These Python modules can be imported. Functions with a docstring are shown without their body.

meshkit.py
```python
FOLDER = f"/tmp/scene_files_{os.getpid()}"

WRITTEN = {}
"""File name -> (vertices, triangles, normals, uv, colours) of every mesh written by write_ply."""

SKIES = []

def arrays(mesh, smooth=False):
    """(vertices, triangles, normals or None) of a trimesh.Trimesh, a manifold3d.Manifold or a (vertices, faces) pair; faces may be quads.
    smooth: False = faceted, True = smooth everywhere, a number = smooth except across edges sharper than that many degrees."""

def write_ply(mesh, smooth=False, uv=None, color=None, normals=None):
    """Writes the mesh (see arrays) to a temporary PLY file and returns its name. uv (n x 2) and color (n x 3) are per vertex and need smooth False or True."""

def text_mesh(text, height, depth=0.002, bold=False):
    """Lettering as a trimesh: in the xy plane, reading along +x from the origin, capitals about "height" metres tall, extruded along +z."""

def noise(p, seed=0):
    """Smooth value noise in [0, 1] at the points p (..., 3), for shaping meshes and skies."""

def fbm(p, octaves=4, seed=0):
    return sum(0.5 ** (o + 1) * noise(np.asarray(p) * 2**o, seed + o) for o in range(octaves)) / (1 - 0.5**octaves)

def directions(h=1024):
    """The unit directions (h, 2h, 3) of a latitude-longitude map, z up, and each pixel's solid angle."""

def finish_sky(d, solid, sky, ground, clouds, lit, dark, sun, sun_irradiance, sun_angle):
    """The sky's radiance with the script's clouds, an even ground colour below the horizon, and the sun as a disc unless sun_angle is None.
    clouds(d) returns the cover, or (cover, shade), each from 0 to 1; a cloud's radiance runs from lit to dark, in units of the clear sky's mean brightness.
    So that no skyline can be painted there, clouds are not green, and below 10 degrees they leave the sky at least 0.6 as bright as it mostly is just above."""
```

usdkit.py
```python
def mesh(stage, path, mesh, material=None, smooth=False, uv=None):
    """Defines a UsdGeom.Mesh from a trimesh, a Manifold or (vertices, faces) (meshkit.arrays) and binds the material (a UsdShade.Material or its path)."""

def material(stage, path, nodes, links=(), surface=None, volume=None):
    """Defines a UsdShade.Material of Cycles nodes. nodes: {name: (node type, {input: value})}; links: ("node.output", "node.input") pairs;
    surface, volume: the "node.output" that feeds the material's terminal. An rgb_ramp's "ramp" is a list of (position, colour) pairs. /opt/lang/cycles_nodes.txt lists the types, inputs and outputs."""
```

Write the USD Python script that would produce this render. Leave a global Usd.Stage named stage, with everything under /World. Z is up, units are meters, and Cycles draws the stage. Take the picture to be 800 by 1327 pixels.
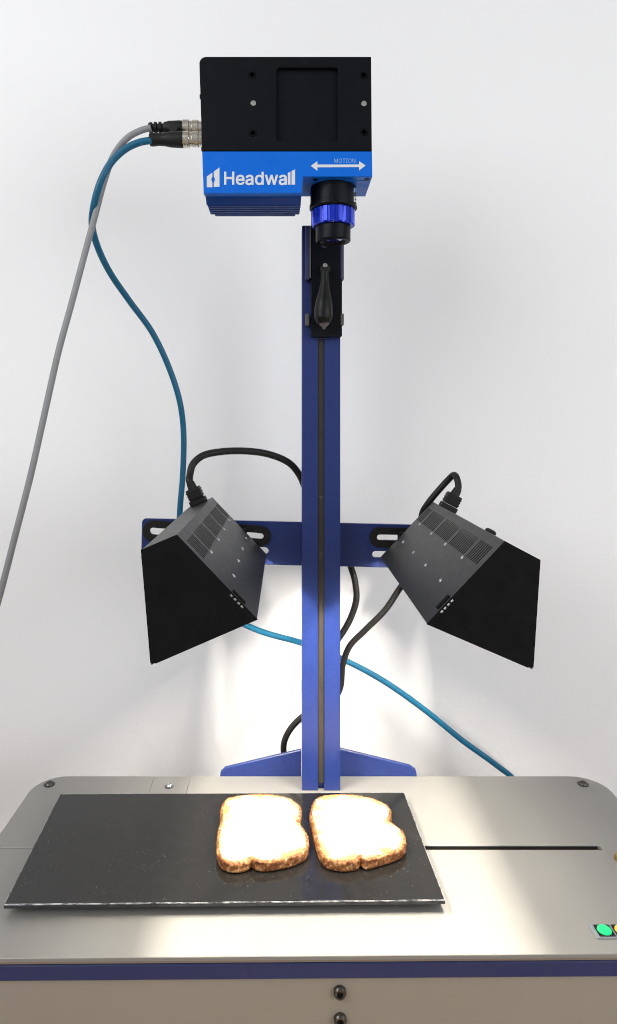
import math
import numpy as np
import trimesh
import shapely
from shapely.geometry import Polygon, Point, box as sbox
import manifold3d as m3
from pxr import Usd, UsdGeom, UsdLux, UsdShade, Gf, Sdf
import usdkit, meshkit

stage = Usd.Stage.CreateInMemory()
UsdGeom.SetStageUpAxis(stage, 'Z')
UsdGeom.SetStageMetersPerUnit(stage, 1.0)
world = UsdGeom.Xform.Define(stage, '/World')
stage.SetDefaultPrim(world.GetPrim())
UsdGeom.Scope.Define(stage, '/World/Looks')

# ------------------------------------------------------------------ camera, lights, exposure
# the photograph is perspective corrected: a level camera with a shifted lens
PW, PH, F, CU, CV, CAMZ = 800.0, 1327.0, 880.0, 370.0, 545.0, 0.54
cam = UsdGeom.Camera.Define(stage, '/World/camera')
cam.AddTranslateOp().Set((0, 0, CAMZ))
cam.AddRotateXOp().Set(90)
cam.CreateHorizontalApertureAttr(36.0)
cam.CreateVerticalApertureAttr(36.0 * PH / PW)
cam.CreateFocalLengthAttr(36.0 * F / PW)
cam.CreateHorizontalApertureOffsetAttr((PW / 2 - CU) / PW * 36.0)
cam.CreateVerticalApertureOffsetAttr(-(PH / 2 - CV) / PW * 36.0)
cam.CreateClippingRangeAttr((0.05, 100.0))
cam.CreateExposureAttr(0.0)

ROOM = 0.34          # even dome light for the unseen room, softens shade on the wall
SIDE_PANEL = 4.15       # two unseen side panels that light wall and rig
BULB = 490.0         # the two rig lamps

dome = UsdLux.DomeLight.Define(stage, '/World/unseen_room_light')
dm = usdkit.material(stage, '/World/Looks/unseen_room_light', {
    'b': ('background_shader', {'color': (0.98, 0.99, 1.0), 'strength': ROOM})}, surface='b.background')
UsdShade.MaterialBindingAPI.Apply(dome.GetPrim()).Bind(dm)
# two large panels out of view, placed to light wall and rig sideways
for i, (x, y, z, k) in enumerate([(-1.30, -0.30, 1.35, 0.98), (1.65, -0.60, 0.80, 1.0)]):
    r = UsdLux.RectLight.Define(stage, '/World/unseen_side_panel%s' % ('' if i == 0 else '_001'))
    d = Gf.Vec3d(0.15 - x, 1.15 - y, 0.50 - z)
    m = Gf.Matrix4d().SetLookAt(Gf.Vec3d(x, y, z), Gf.Vec3d(x, y, z) + d, Gf.Vec3d(0, 0, 1)).GetInverse()
    r.AddTransformOp().Set(m)
    r.CreateWidthAttr(1.4)
    r.CreateHeightAttr(1.3)
    r.CreateIntensityAttr(SIDE_PANEL * k)
    r.CreateColorAttr((0.97, 0.985, 1.0))


def P(u, v, y):
    """the point at depth y that is seen at (u, v) of the photograph"""
    return np.array([(u - CU) / F * y, y, CAMZ - (v - CV) / F * y])


def G(u, v, z):
    """the point of the level plane z that is seen at (u, v)"""
    return P(u, v, F * (CAMZ - z) / (v - CV))


# ------------------------------------------------------------------ scene helpers
used = {}


def unique(parent, name):
    k = used.get((parent, name), 0)
    used[(parent, name)] = k + 1
    return '%s/%s%s' % (parent, name, '' if k == 0 else '_%03d' % k)


origin = {}


def thing(name, label, cat, loc=(0, 0, 0), group=None):
    p = unique('/World', name)
    x = UsdGeom.Xform.Define(stage, p)
    x.AddTranslateOp().Set(tuple(map(float, loc)))
    origin[p] = np.array(loc, float)
    pr = x.GetPrim()
    pr.SetCustomDataByKey('label', label)
    pr.SetCustomDataByKey('category', cat)
    if group:
        pr.SetCustomDataByKey('group', group)
    return p


def part(parent, name, mesh, mat, smooth=35, label=None, kind=None):
    """one Mesh prim, given in world coordinates, under its thing (or under a part of it)"""
    p = unique(parent, name)
    o = origin.get(parent, np.zeros(3))
    v, f, _ = meshkit.arrays(mesh, False)
    t = trimesh.Trimesh(v - o, f, process=False)
    usdkit.mesh(stage, p, t, mat, smooth)
    origin[p] = o
    pr = stage.GetPrimAtPath(p)
    if label:
        pr.SetCustomDataByKey('label', label)
    if kind:
        pr.SetCustomDataByKey('kind', kind)
    return p


def structure(name, mesh, mat, label, cat):
    p = part('/World', name, mesh, mat)
    pr = stage.GetPrimAtPath(p)
    pr.SetCustomDataByKey('kind', 'structure')
    pr.SetCustomDataByKey('label', label)
    pr.SetCustomDataByKey('category', cat)
    return p


# ------------------------------------------------------------------ mesh helpers
def cat(*ms):
    out = []
    for m in ms:
        v, f, _ = meshkit.arrays(m, False)
        out.append(trimesh.Trimesh(v, f, process=False))
    return trimesh.util.concatenate(out)


def bx(x0, x1, y0, y1, z0, z1, c=0.001):
    """a box with chamfered edges"""
    c = min(c, (x1 - x0) * .45, (y1 - y0) * .45, (z1 - z0) * .45)
    if c <= 0:
        b = trimesh.creation.box([x1 - x0, y1 - y0, z1 - z0])
        b.apply_translation([(x0 + x1) / 2, (y0 + y1) / 2, (z0 + z1) / 2])
        return b
    pts = []
    for sx in (0, 1):
        for sy in (0, 1):
            for sz in (0, 1):
                a = np.array([(x0, x1)[sx], (y0, y1)[sy], (z0, z1)[sz]])
                d = np.array([1 - 2 * sx, 1 - 2 * sy, 1 - 2 * sz]) * c
                for k in range(3):
                    e = d.copy()
                    e[k] = 0
                    pts.append(a + e)
    return trimesh.Trimesh(*[np.asarray(q) for q in hull(pts)], process=False)


def hull(pts):
    h = m3.Manifold.hull_points(np.asarray(pts, float)).to_mesh()
    return h.vert_properties[:, :3], h.tri_verts


def ring_offset(r, d):
    """moves each vertex of a ccw ring inwards by d along its mitre"""
    a = np.roll(r, 1, 0)
    b = np.roll(r, -1, 0)
    e0 = (r - a) / np.linalg.norm(r - a, axis=1)[:, None]
    e1 = (b - r) / np.linalg.norm(b - r, axis=1)[:, None]
    n0 = np.stack([-e0[:, 1], e0[:, 0]], 1)
    n1 = np.stack([-e1[:, 1], e1[:, 0]], 1)
    n = n0 + n1
    n = n / np.maximum((n * n).sum(1), 0.35)[:, None] * 2
    return r + n * d


def prism(poly, a, b, frame='xy', c=0.0):
    """a polygon extruded from a to b with chamfered rims.
    frame: 'xy' along z, 'xz' along y, or (origin, U, V, N)"""
    if not isinstance(poly, Polygon):
        poly = Polygon(poly)
    poly = shapely.geometry.polygon.orient(poly, 1.0)
    rings = [np.array(poly.exterior.coords)[:-1]] + [np.array(i.coords)[:-1] for i in poly.interiors]
    inset = [ring_offset(r, c) for r in rings] if c > 0 else rings
    cap = Polygon(inset[0], inset[1:])
    v2, f2 = trimesh.creation.triangulate_polygon(cap, engine='earcut')
    vs, fs, n = [], [], 0
    for h, flip in ((a, True), (b, False)):
        vs.append(np.column_stack([v2, np.full(len(v2), h)]))
        fs.append((f2[:, ::-1] if flip else f2) + n)
        n += len(v2)
    # make certain of the winding of the caps
    t = vs[0][fs[0][0]]
    for r, q in zip(rings, inset):
        levels = [(q, a), (r, a + c), (r, b - c), (q, b)] if c > 0 else [(r, a), (r, b)]
        k = len(r)
        for rr, h in levels:
            vs.append(np.column_stack([rr, np.full(k, h)]))
        for l in range(len(levels) - 1):
            i = np.arange(k)
            j = (i + 1) % k
            b0, b1 = n + l * k, n + (l + 1) * k
            fs.append(np.column_stack([b0 + i, b0 + j, b1 + j]))
            fs.append(np.column_stack([b0 + i, b1 + j, b1 + i]))
        n += k * len(levels)
    v, f = np.vstack(vs), np.vstack(fs)
    if frame == 'xy':
        pass
    elif frame == 'xz':
        v = np.column_stack([v[:, 0], v[:, 2], v[:, 1]])
        f = f[:, ::-1]
    else:
        o, U, V, N = [np.asarray(q, float) for q in frame]
        v = o + v[:, :1] * U + v[:, 1:2] * V + v[:, 2:] * N
        if np.dot(np.cross(U, V), N) < 0:
            f = f[:, ::-1]
    m = trimesh.Trimesh(v, f, process=False)
    m.merge_vertices()
    trimesh.repair.fix_normals(m)
    return m


def rrect(x0, x1, y0, y1, r, n=6):
    rs = r if isinstance(r, (list, tuple)) else [r] * 4      # from bottom left, ccw
    pts = []
    for (cx, cy, a0), q in zip([(x0, y0, 180), (x1, y0, 270), (x1, y1, 0), (x0, y1, 90)], rs):
        sx, sy = (1 if cx == x0 else -1), (1 if cy == y0 else -1)
        if q <= 0:
            pts.append((cx, cy))
            continue
        for t in range(n + 1):
            an = math.radians(a0 + 90 * t / n)
            pts.append((cx + sx * q + q * math.cos(an), cy + sy * q + q * math.sin(an)))
    return Polygon(pts)


def spline(pts, n=12, closed=False):
    p = np.asarray(pts, float)
    out = []
    k = len(p)
    for i in range(k if closed else k - 1):
        if closed:
            a, b, c, d = p[(i - 1) % k], p[i], p[(i + 1) % k], p[(i + 2) % k]
        else:
            b, c = p[i], p[i + 1]
            a = p[i - 1] if i > 0 else 2 * b - c
            d = p[i + 2] if i + 2 < k else 2 * c - b
        # centripetal
        t1 = max(np.linalg.norm(b - a) ** .5, 1e-6)
        t2 = t1 + max(np.linalg.norm(c - b) ** .5, 1e-6)
        t3 = t2 + max(np.linalg.norm(d - c) ** .5, 1e-6)
        for t in np.linspace(t1, t2, n, endpoint=False):
            A1 = (t1 - t) / t1 * a + t / t1 * b
            A2 = (t2 - t) / (t2 - t1) * b + (t - t1) / (t2 - t1) * c
            A3 = (t3 - t) / (t3 - t2) * c + (t - t2) / (t3 - t2) * d
            B1 = (t2 - t) / t2 * A1 + t / t2 * A2
            B2 = (t3 - t) / (t3 - t1) * A2 + (t - t1) / (t3 - t1) * A3
            out.append((t2 - t) / (t2 - t1) * B1 + (t - t1) / (t2 - t1) * B2)
    if not closed:
        out.append(p[-1])
    return np.array(out)


def sweep(path, radii, sides=20, caps=True):
    path = np.asarray(path, float)
    n = len(path)
    radii = np.broadcast_to(np.asarray(radii, float), (n,))
    tan = np.gradient(path, axis=0)
    tan /= np.linalg.norm(tan, axis=1)[:, None]
    up = np.array([0, 0, 1.0]) if abs(tan[0][2]) < .9 else np.array([1.0, 0, 0])
    u = np.cross(tan[0], up)
    u /= np.linalg.norm(u)
    vs = []
    an = np.linspace(0, 2 * math.pi, sides, endpoint=False)
    for i in range(n):
        u = u - tan[i] * np.dot(u, tan[i])
        u /= np.linalg.norm(u)
        w = np.cross(tan[i], u)
        vs.append(path[i] + radii[i] * (np.cos(an)[:, None] * u + np.sin(an)[:, None] * w))
    v = np.vstack(vs + [path[:1], path[-1:]])
    f = []
    for i in range(n - 1):
        for k in range(sides):
            a, b = i * sides + k, i * sides + (k + 1) % sides
            f += [(a, b, b + sides), (a, b + sides, a + sides)]
    if caps:
        for k in range(sides):
            f.append((n * sides, (k + 1) % sides, k))
            f.append((n * sides + 1, (n - 1) * sides + k, (n - 1) * sides + (k + 1) % sides))
    m = trimesh.Trimesh(v, np.array(f), process=False)
    return m


def lathe(profile, base, axis, sides=40):
    """profile: (distance along the axis, radius) pairs; sharp steps are given as repeated distances"""
    ax = np.asarray(axis, float)
    ax /= np.linalg.norm(ax)
    up = np.array([0, 0, 1.0]) if abs(ax[2]) < .9 else np.array([0, 1.0, 0])
    u = np.cross(up, ax)
    u /= np.linalg.norm(u)
    w = np.cross(ax, u)
    an = np.linspace(0, 2 * math.pi, sides, endpoint=False)
    v, f = [], []
    for d, r in profile:
        v.append(np.asarray(base) + ax * d + max(r, 1e-5) * (np.cos(an)[:, None] * u + np.sin(an)[:, None] * w))
    v = np.vstack(v)
    for i in range(len(profile) - 1):
        for k in range(sides):
            a, b = i * sides + k, i * sides + (k + 1) % sides
            f += [(a, b, b + sides), (a, b + sides, a + sides)]
    m = trimesh.Trimesh(v, np.array(f), process=False)
    return m


def cyl(base, axis, r, h, c=0.0, sides=32):
    c = min(c, r * .4, h * .4)
    prof = [(0, 0), (0, r - c), (c, r), (h - c, r), (h, r - c), (h, 0)] if c > 0 else [(0, 0), (0, r), (h, r), (h, 0)]
    return lathe(prof, base, axis, sides)


def socket_screw(base, axis, r, h):
    """head of a socket screw with its recess"""
    return lathe([(0, 0), (0, r), (h * .7, r), (h, r * .82), (h, r * .52), (h * .35, r * .46), (h * .35, 0)], base, axis, 24)


# ------------------------------------------------------------------ materials
def mat(name, color, rough=0.5, metal=0.0, spec=0.5, var=0.08, vscale=30.0, bump=0.0, bscale=400.0, coat=0.0,
        rvar=0.1, stretch=(1, 1, 1), dust=0.0, dscale=150.0, dcolor=(0.10, 0.10, 0.10)):
    c = np.array(color, float)
    nodes = {
        'g': ('geometry', {}),
        'm': ('mapping', {'scale': stretch}),
        'n': ('noise_texture', {'scale': vscale, 'detail': 5.0, 'roughness': 0.6}),
        'r': ('rgb_ramp', {'ramp': [(0.25, tuple(c * (1 - var))), (0.75, tuple(np.minimum(c * (1 + var), 1)))]}),
        'n2': ('noise_texture', {'scale': vscale * 3.1, 'detail': 3.0}),
        'mr': ('map_range', {'from_min': 0.3, 'from_max': 0.7, 'to_min': max(rough - rvar, 0.02), 'to_max': min(rough + rvar, 1)}),
        'p': ('principled_bsdf', {'metallic': metal, 'specular_ior_level': spec, 'coat_weight': coat, 'coat_roughness': 0.1}),
    }
    links = [('g.position', 'm.vector'), ('m.vector', 'n.vector'), ('n.fac', 'r.fac'), ('r.color', 'p.base_color'),
             ('m.vector', 'n2.vector'), ('n2.fac', 'mr.value'), ('mr.result', 'p.roughness')]
    if bump > 0:
        nodes['bn'] = ('noise_texture', {'scale': bscale, 'detail': 3.0})
        nodes['b'] = ('bump', {'strength': 1.0, 'distance': bump})
        links += [('m.vector', 'bn.vector'), ('bn.fac', 'b.height'), ('b.normal', 'p.normal')]
    if dust > 0:            # sparse specks of dust and small scuffs
        nodes['dv'] = ('voronoi_texture', {'scale': dscale})
        nodes['dn'] = ('noise_texture', {'scale': dscale * .13, 'detail': 2.0})
        nodes['dr'] = ('map_range', {'from_min': 0.16, 'from_max': 0.06, 'to_min': 0.0, 'to_max': dust, 'clamp': True})
        nodes['dk'] = ('map_range', {'from_min': 0.52, 'from_max': 0.62, 'to_min': 0.0, 'to_max': 1.0, 'clamp': True})
        nodes['dm'] = ('math', {'math_type': 'multiply'})
        nodes['dx'] = ('mix', {'mix_type': 'mix', 'color2': dcolor})
        links = [l for l in links if l[1] != 'p.base_color']
        links += [('g.position', 'dv.vector'), ('g.position', 'dn.vector'), ('dv.distance', 'dr.value'), ('dn.fac', 'dk.value'), ('dr.result', 'dm.value1'),
                  ('dk.result', 'dm.value2'), ('dm.value', 'dx.fac'), ('r.color', 'dx.color1'), ('dx.color', 'p.base_color')]
    return usdkit.material(stage, '/World/Looks/' + name, nodes, links, surface='p.BSDF')


M = {}
M['wall'] = mat('wall_paint', (0.90, 0.90, 0.91), 0.85, var=0.012, vscale=2.2, bump=0.00022, bscale=160)
M['unseen_counter'] = mat('unseen_counter_laminate', (0.34, 0.24, 0.15), 0.5, var=0.15, vscale=12)
M['table'] = mat('table_aluminium', (0.300, 0.291, 0.271), 0.40, metal=0.28, spec=0.5, var=0.015, vscale=9, bump=0.00002, bscale=900, rvar=0.02)
M['table_edge'] = mat('table_edge', (0.22, 0.17, 0.13), 0.5, var=0.06)
M['cabinet'] = mat('cabinet_paint', (0.30, 0.262, 0.215), 0.55, var=0.05, vscale=6, bump=0.00006, bscale=1200)
M['band'] = mat('band_blue', (0.022, 0.030, 0.11), 0.45, var=0.06, vscale=14)
M['navy'] = mat('navy_paint', (0.0145, 0.031, 0.150), 0.36, spec=0.4, var=0.05, vscale=60, bump=0.00004, bscale=1800, rvar=0.03, dust=.5, dscale=260, dcolor=(.10, .13, .26))
M['black'] = mat('black_sheet', (0.024, 0.024, 0.022), 0.40, spec=0.45, var=0.05, vscale=40, bump=0.00002, bscale=1800, rvar=0.03)
M['dead_black'] = mat('matt_black', (0.004, 0.004, 0.005), 0.75, spec=0.14, var=0.2, vscale=30, dust=.5, dscale=190, dcolor=(.04, .04, .04))
M['anodised'] = mat('black_anodised', (0.0042, 0.005, 0.0075), 0.40, spec=0.13, var=0.1, vscale=25, dust=.6, dscale=230, dcolor=(.06, .06, .065), bump=0.00002, bscale=2200, rvar=0.04)
M['sensor_blue'] = mat('sensor_blue', (0.002, 0.130, 0.62), 0.38, spec=0.22, var=0.03, vscale=20)
M['sensor_dark_blue'] = mat('sensor_dark_blue', (0.006, 0.040, 0.21), 0.45, spec=0.25, var=0.05, vscale=20)
M['ring_blue'] = mat('ring_blue', (0.006, 0.03, 0.48), 0.22, metal=0.35, spec=0.6, var=0.05)
M['glass'] = mat('lens_glass', (0.02, 0.02, 0.16), 0.06, spec=1.0, coat=1.0, var=0.2, rvar=0.02)
M['rubber'] = mat('black_rubber', (0.009, 0.009, 0.009), 0.5, spec=0.3, var=0.15, vscale=60)
M['cable_black'] = mat('cable_black', (0.010, 0.0095, 0.0095), 0.45, spec=0.3, var=0.15, vscale=60)
M['cable_grey'] = mat('cable_grey', (0.24, 0.245, 0.255), 0.45, spec=0.4, var=0.06, vscale=40)
M['cable_teal'] = mat('cable_teal', (0.004, 0.105, 0.20), 0.40, spec=0.4, var=0.08, vscale=40)
M['nickel'] = mat('nickel', (0.72, 0.67, 0.58), 0.25, metal=1.0, var=0.08, vscale=120)
M['steel'] = mat('steel', (0.62, 0.62, 0.61), 0.30, metal=1.0, var=0.08, vscale=120)
M['dark_steel'] = mat('dark_steel', (0.11, 0.105, 0.10), 0.32, metal=0.9, var=0.15, vscale=120)
M['brass'] = mat('brass', (0.55, 0.36, 0.12), 0.3, metal=1.0, var=0.1)
M['print'] = mat('silver_print', (0.66, 0.67, 0.68), 0.5, var=0.04)
M['print_blue'] = mat('pale_blue_print', (0.20, 0.42, 0.75), 0.5, var=0.04)
M['strip'] = mat('scale_strip', (0.036, 0.032, 0.028), 0.5, spec=0.3, var=0.12, vscale=50)
M['tray'] = mat('tray_black', (0.009, 0.0088, 0.008), 0.15, spec=0.55, var=0.12, vscale=14, bump=0.00001, bscale=700, rvar=0.03, dust=.8, dscale=210, dcolor=(.16, .14, .11))
M['tray_rim'] = mat('tray_rim', (0.045, 0.045, 0.05), 0.35, metal=0.4, var=0.3, vscale=60)
M['panel_grey'] = mat('panel_grey', (0.24, 0.26, 0.28), 0.45, var=0.05)
M['lever'] = mat('lever_black', (0.006, 0.0065, 0.006), 0.42, spec=0.22, var=0.1)
M['jaw'] = mat('jaw_grey', (0.11, 0.10, 0.10), 0.5, var=0.06)
M['slot'] = mat('black_and_gap_shade', (0.012, 0.012, 0.012), 0.6, spec=0.2, var=0.1)  # black parts; also carries the shade in the slot and gap


def emitter(name, color, strength, base=(0.5, 0.5, 0.5)):
    return usdkit.material(stage, '/World/Looks/' + name, {
        'p': ('principled_bsdf', {'base_color': base, 'emission_color': color, 'emission_strength': strength})}, surface='p.BSDF')


M['unseen_reflector'] = mat('unseen_lamp_reflector', (0.28, 0.275, 0.27), 0.5, metal=0.0, var=0.03)
M['bulb'] = emitter('bulb_glow', (1.0, 0.92, 0.80), BULB)
M['green'] = emitter('green_button', (0.0, 0.95, 0.30), 0.55, (0.01, 0.35, 0.12))
M['yellow'] = emitter('yellow_button', (1.0, 0.75, 0.12), 0.35, (0.5, 0.35, 0.03))

# worn edge of the tray: black paint with bare metal where it is chipped
M['tray_edge'] = usdkit.material(stage, '/World/Looks/tray_worn_edge', {
    'g': ('geometry', {}), 'm': ('mapping', {'scale': (1.0, 2.0, 2.0)}),
    'n': ('noise_texture', {'scale': 85.0, 'detail': 6.0, 'roughness': 0.7}),
    'r': ('rgb_ramp', {'ramp': [(0.42, (0.05, 0.05, 0.055)), (0.50, (0.40, 0.40, 0.41)), (0.58, (0.9, 0.9, 0.9))]}),
    'mr': ('map_range', {'from_min': 0.44, 'from_max': 0.58, 'to_min': 0.2, 'to_max': 0.9, 'clamp': True}),
    'p': ('principled_bsdf', {'roughness': 0.32})},
    [('g.position', 'm.vector'), ('m.vector', 'n.vector'), ('n.fac', 'r.fac'), ('r.color', 'p.base_color'),
     ('n.fac', 'mr.value'), ('mr.result', 'p.metallic')], surface='p.BSDF')

M['crumb'] = usdkit.material(stage, '/World/Looks/bread_crumb', {
    'g': ('geometry', {}),
    'n': ('noise_texture', {'scale': 120.0, 'detail': 6.0, 'roughness': 0.7}),
    'v': ('voronoi_texture', {'scale': 330.0}),
    'r': ('rgb_ramp', {'ramp': [(0.3, (0.60, 0.44, 0.25)), (0.65, (0.80, 0.68, 0.48))]}),
    'vr': ('rgb_ramp', {'ramp': [(0.0, (0.35, 0.35, 0.35)), (0.45, (1, 1, 1))]}),
    'b': ('bump', {'strength': 1.0, 'distance': 0.0012}),
    'at': ('attribute', {'attribute': 'toast'}),
    'x': ('mix', {'mix_type': 'mix', 'color2': (0.46, 0.245, 0.085)}),
    'p': ('principled_bsdf', {'roughness': 0.85, 'specular_ior_level': 0.2})},
    [('g.position', 'n.vector'), ('g.position', 'v.vector'), ('n.fac', 'r.fac'), ('r.color', 'x.color1'), ('at.fac', 'x.fac'), ('x.color', 'p.base_color'),
     ('v.distance', 'vr.fac'), ('vr.color', 'b.height'), ('b.normal', 'p.normal')], surface='p.BSDF')
M['crust'] = usdkit.material(stage, '/World/Looks/bread_crust', {
    'g': ('geometry', {}),
    'n': ('noise_texture', {'scale': 190.0, 'detail': 5.0, 'roughness': 0.7}),
    'n1': ('noise_texture', {'scale': 45.0, 'detail': 3.0}),
    'r': ('rgb_ramp', {'ramp': [(0.34, (0.07, 0.018, 0.005)), (0.48, (0.24, 0.082, 0.022)), (0.58, (0.43, 0.20, 0.065)), (0.70, (0.88, 0.72, 0.48))]}),
    'r1': ('rgb_ramp', {'ramp': [(0.3, (0.62, 0.58, 0.5)), (0.7, (1.0, 1.0, 1.0))]}),
    'x': ('mix', {'mix_type': 'multiply', 'fac': 1.0}),
    'b': ('bump', {'strength': 1.0, 'distance': 0.0012}),
    'p': ('principled_bsdf', {'roughness': 0.6, 'specular_ior_level': 0.4})},
    [('g.position', 'n.vector'), ('g.position', 'n1.vector'), ('n.fac', 'r.fac'), ('n1.fac', 'r1.fac'), ('r.color', 'x.color1'),
     ('r1.color', 'x.color2'), ('x.color', 'p.base_color'), ('n.fac', 'b.height'), ('b.normal', 'p.normal')], surface='p.BSDF')

# ------------------------------------------------------------------ the setting
WALL_Y = 1.22
structure('wall', bx(-2.2, 2.4, WALL_Y, WALL_Y + .1, -.60, 2.4, 0.002), M['wall'], 'plain white painted wall behind the blue stand', 'wall')
structure('unseen_counter', bx(-2.2, 2.4, -.3, WALL_Y - .01, -.36, -.30, 0.004), M['unseen_counter'], 'unseen brown worktop under the metal bench', 'unseen_counter')  # out of view, placed to bounce warm light onto the bench front

# ------------------------------------------------------------------ bench: cabinet with an aluminium top
TH = 0.0045
BX0, BX1, BYB = -.373, .475, 1.031
bench = thing('scanner_bench', 'low cabinet with a pale metal top, a blue band and a slot across its top', 'bench', (0, .86, -.30))
yl, yr = .6815, .6875


def yf(x):
    """the bench stands slightly turned: the depth of its front edge at x"""
    return yl + (x + .29) / .64 * (yr - yl)


back = rrect(BX0, BX1, .60, BYB, [0, 0, .045, .045], 10)
outline = Polygon([(x, y if y > .7 else yf(x)) for x, y in list(back.exterior.coords)[:-1]])
ys = .858
slot = rrect(.128, .3995, ys - .0045, ys + .0045, [.003, .001, .003, .003], 5)
slot_all = slot.union(sbox(-.10, ys - .0045, .20, ys + .0045)).union(sbox(-.39, ys - .0009, -.09, ys + .0009))
cut = outline.difference(slot_all)
# the seams of the removable cover plate at the back
sx0, sx1, sy0 = G(193, 1026, 0)[0], G(242, 1026, 0)[0], .962
cover = sbox(sx0, sy0, sx1, BYB + .01)
top_poly = cut.difference(cover)
polys = list(top_poly.geoms) if top_poly.geom_type == 'MultiPolygon' else [top_poly]
polys.sort(key=lambda q: -q.area)
for q in polys:
    if q.area > 1e-5:
        part(bench, 'top_plate', prism(q, -TH, 0, 'xy', 0.0005), M['table'])
part(bench, 'cover_plate', prism(sbox(sx0 + .0005, sy0 + .0005, sx1 - .0005, BYB - .0006), -TH + .0003, -.0003, 'xy', 0.0004), M['table'])
# body under the plate
inner = Polygon(ring_offset(np.array(shapely.geometry.polygon.orient(outline).exterior.coords)[:-1], .003))
body = Polygon(ring_offset(np.array(shapely.geometry.polygon.orient(outline).exterior.coords)[:-1], .006))
edge = Polygon(ring_offset(np.array(shapely.geometry.polygon.orient(outline).exterior.coords)[:-1], .0004))
part(bench, 'top_edge', prism(edge, -.0066, -TH - .0002, 'xy', 0.0003), M['table_edge'])
part(bench, 'slot_floor_shade', bx(-.36, .41, ys - .012, ys + .012, -.0066, -.0048 - .0003, 0), M['slot'])  # black sheet, depth shade of the slot put into colour
part(bench, 'slot_wall_shade', bx(-.098, .3960, ys + .0033, ys + .0043, -.0047, -.0008, 0), M['slot'])  # dark strip over the back wall, shade painted in
part(bench, 'blue_band', prism(inner, -.0262, -.0098, 'xy', 0.0012), M['band'])
part(bench, 'shadow_gap', prism(body, -.0098, -.0068, 'xy', 0), M['slot'])  # recess coloured black to carry the shade below the top
cab = prism(body, -.298, -.0265, 'xy', 0.001)
part(bench, 'cabinet', cab, M['cabinet'])
for (u, v) in ((440.5, 1284.5), (441, 1320)):
    q = P(u, v, yf(.055) + .006)
    b = part(bench, 'bolt', socket_screw(q, (0, -1, 0), .0064, .0055), M['dark_steel'], 25)
    part(b, 'socket', cyl(q + np.array([0, -.0021, 0]), (0, -1, 0), .0030, .0004), M['slot'])
for (u, v, r) in ((64, 1016, .0075), (756, 1015.5, .0075), (219.5, 1018.5, .0058)):
    q = G(u, v, .001)
    w = part(bench, 'washer', cyl((q[0], q[1], -.0002), (0, 0, 1), r * 1.1, .0010, .0003), M['dark_steel'])
    part(bench, 'screw', lathe([(0, 0), (0, r * .85), (.0016, r * .78), (.003, r * .55), (.0034, r * .45), (.0022, r * .38), (.0022, 0)],
                               (q[0], q[1], .0008), (0, 0, 1), 24), M['dark_steel'] if r > .006 else M['steel'], 40)
q = G(800, 1110, .004)
part(bench, 'brass_knob', lathe([(0, 0), (0, .0052), (.004, .0052), (.007, .0038), (.0075, 0)], (q[0] + .0022, q[1], 0), (0, 0, 1), 24), M['brass'])
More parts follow.
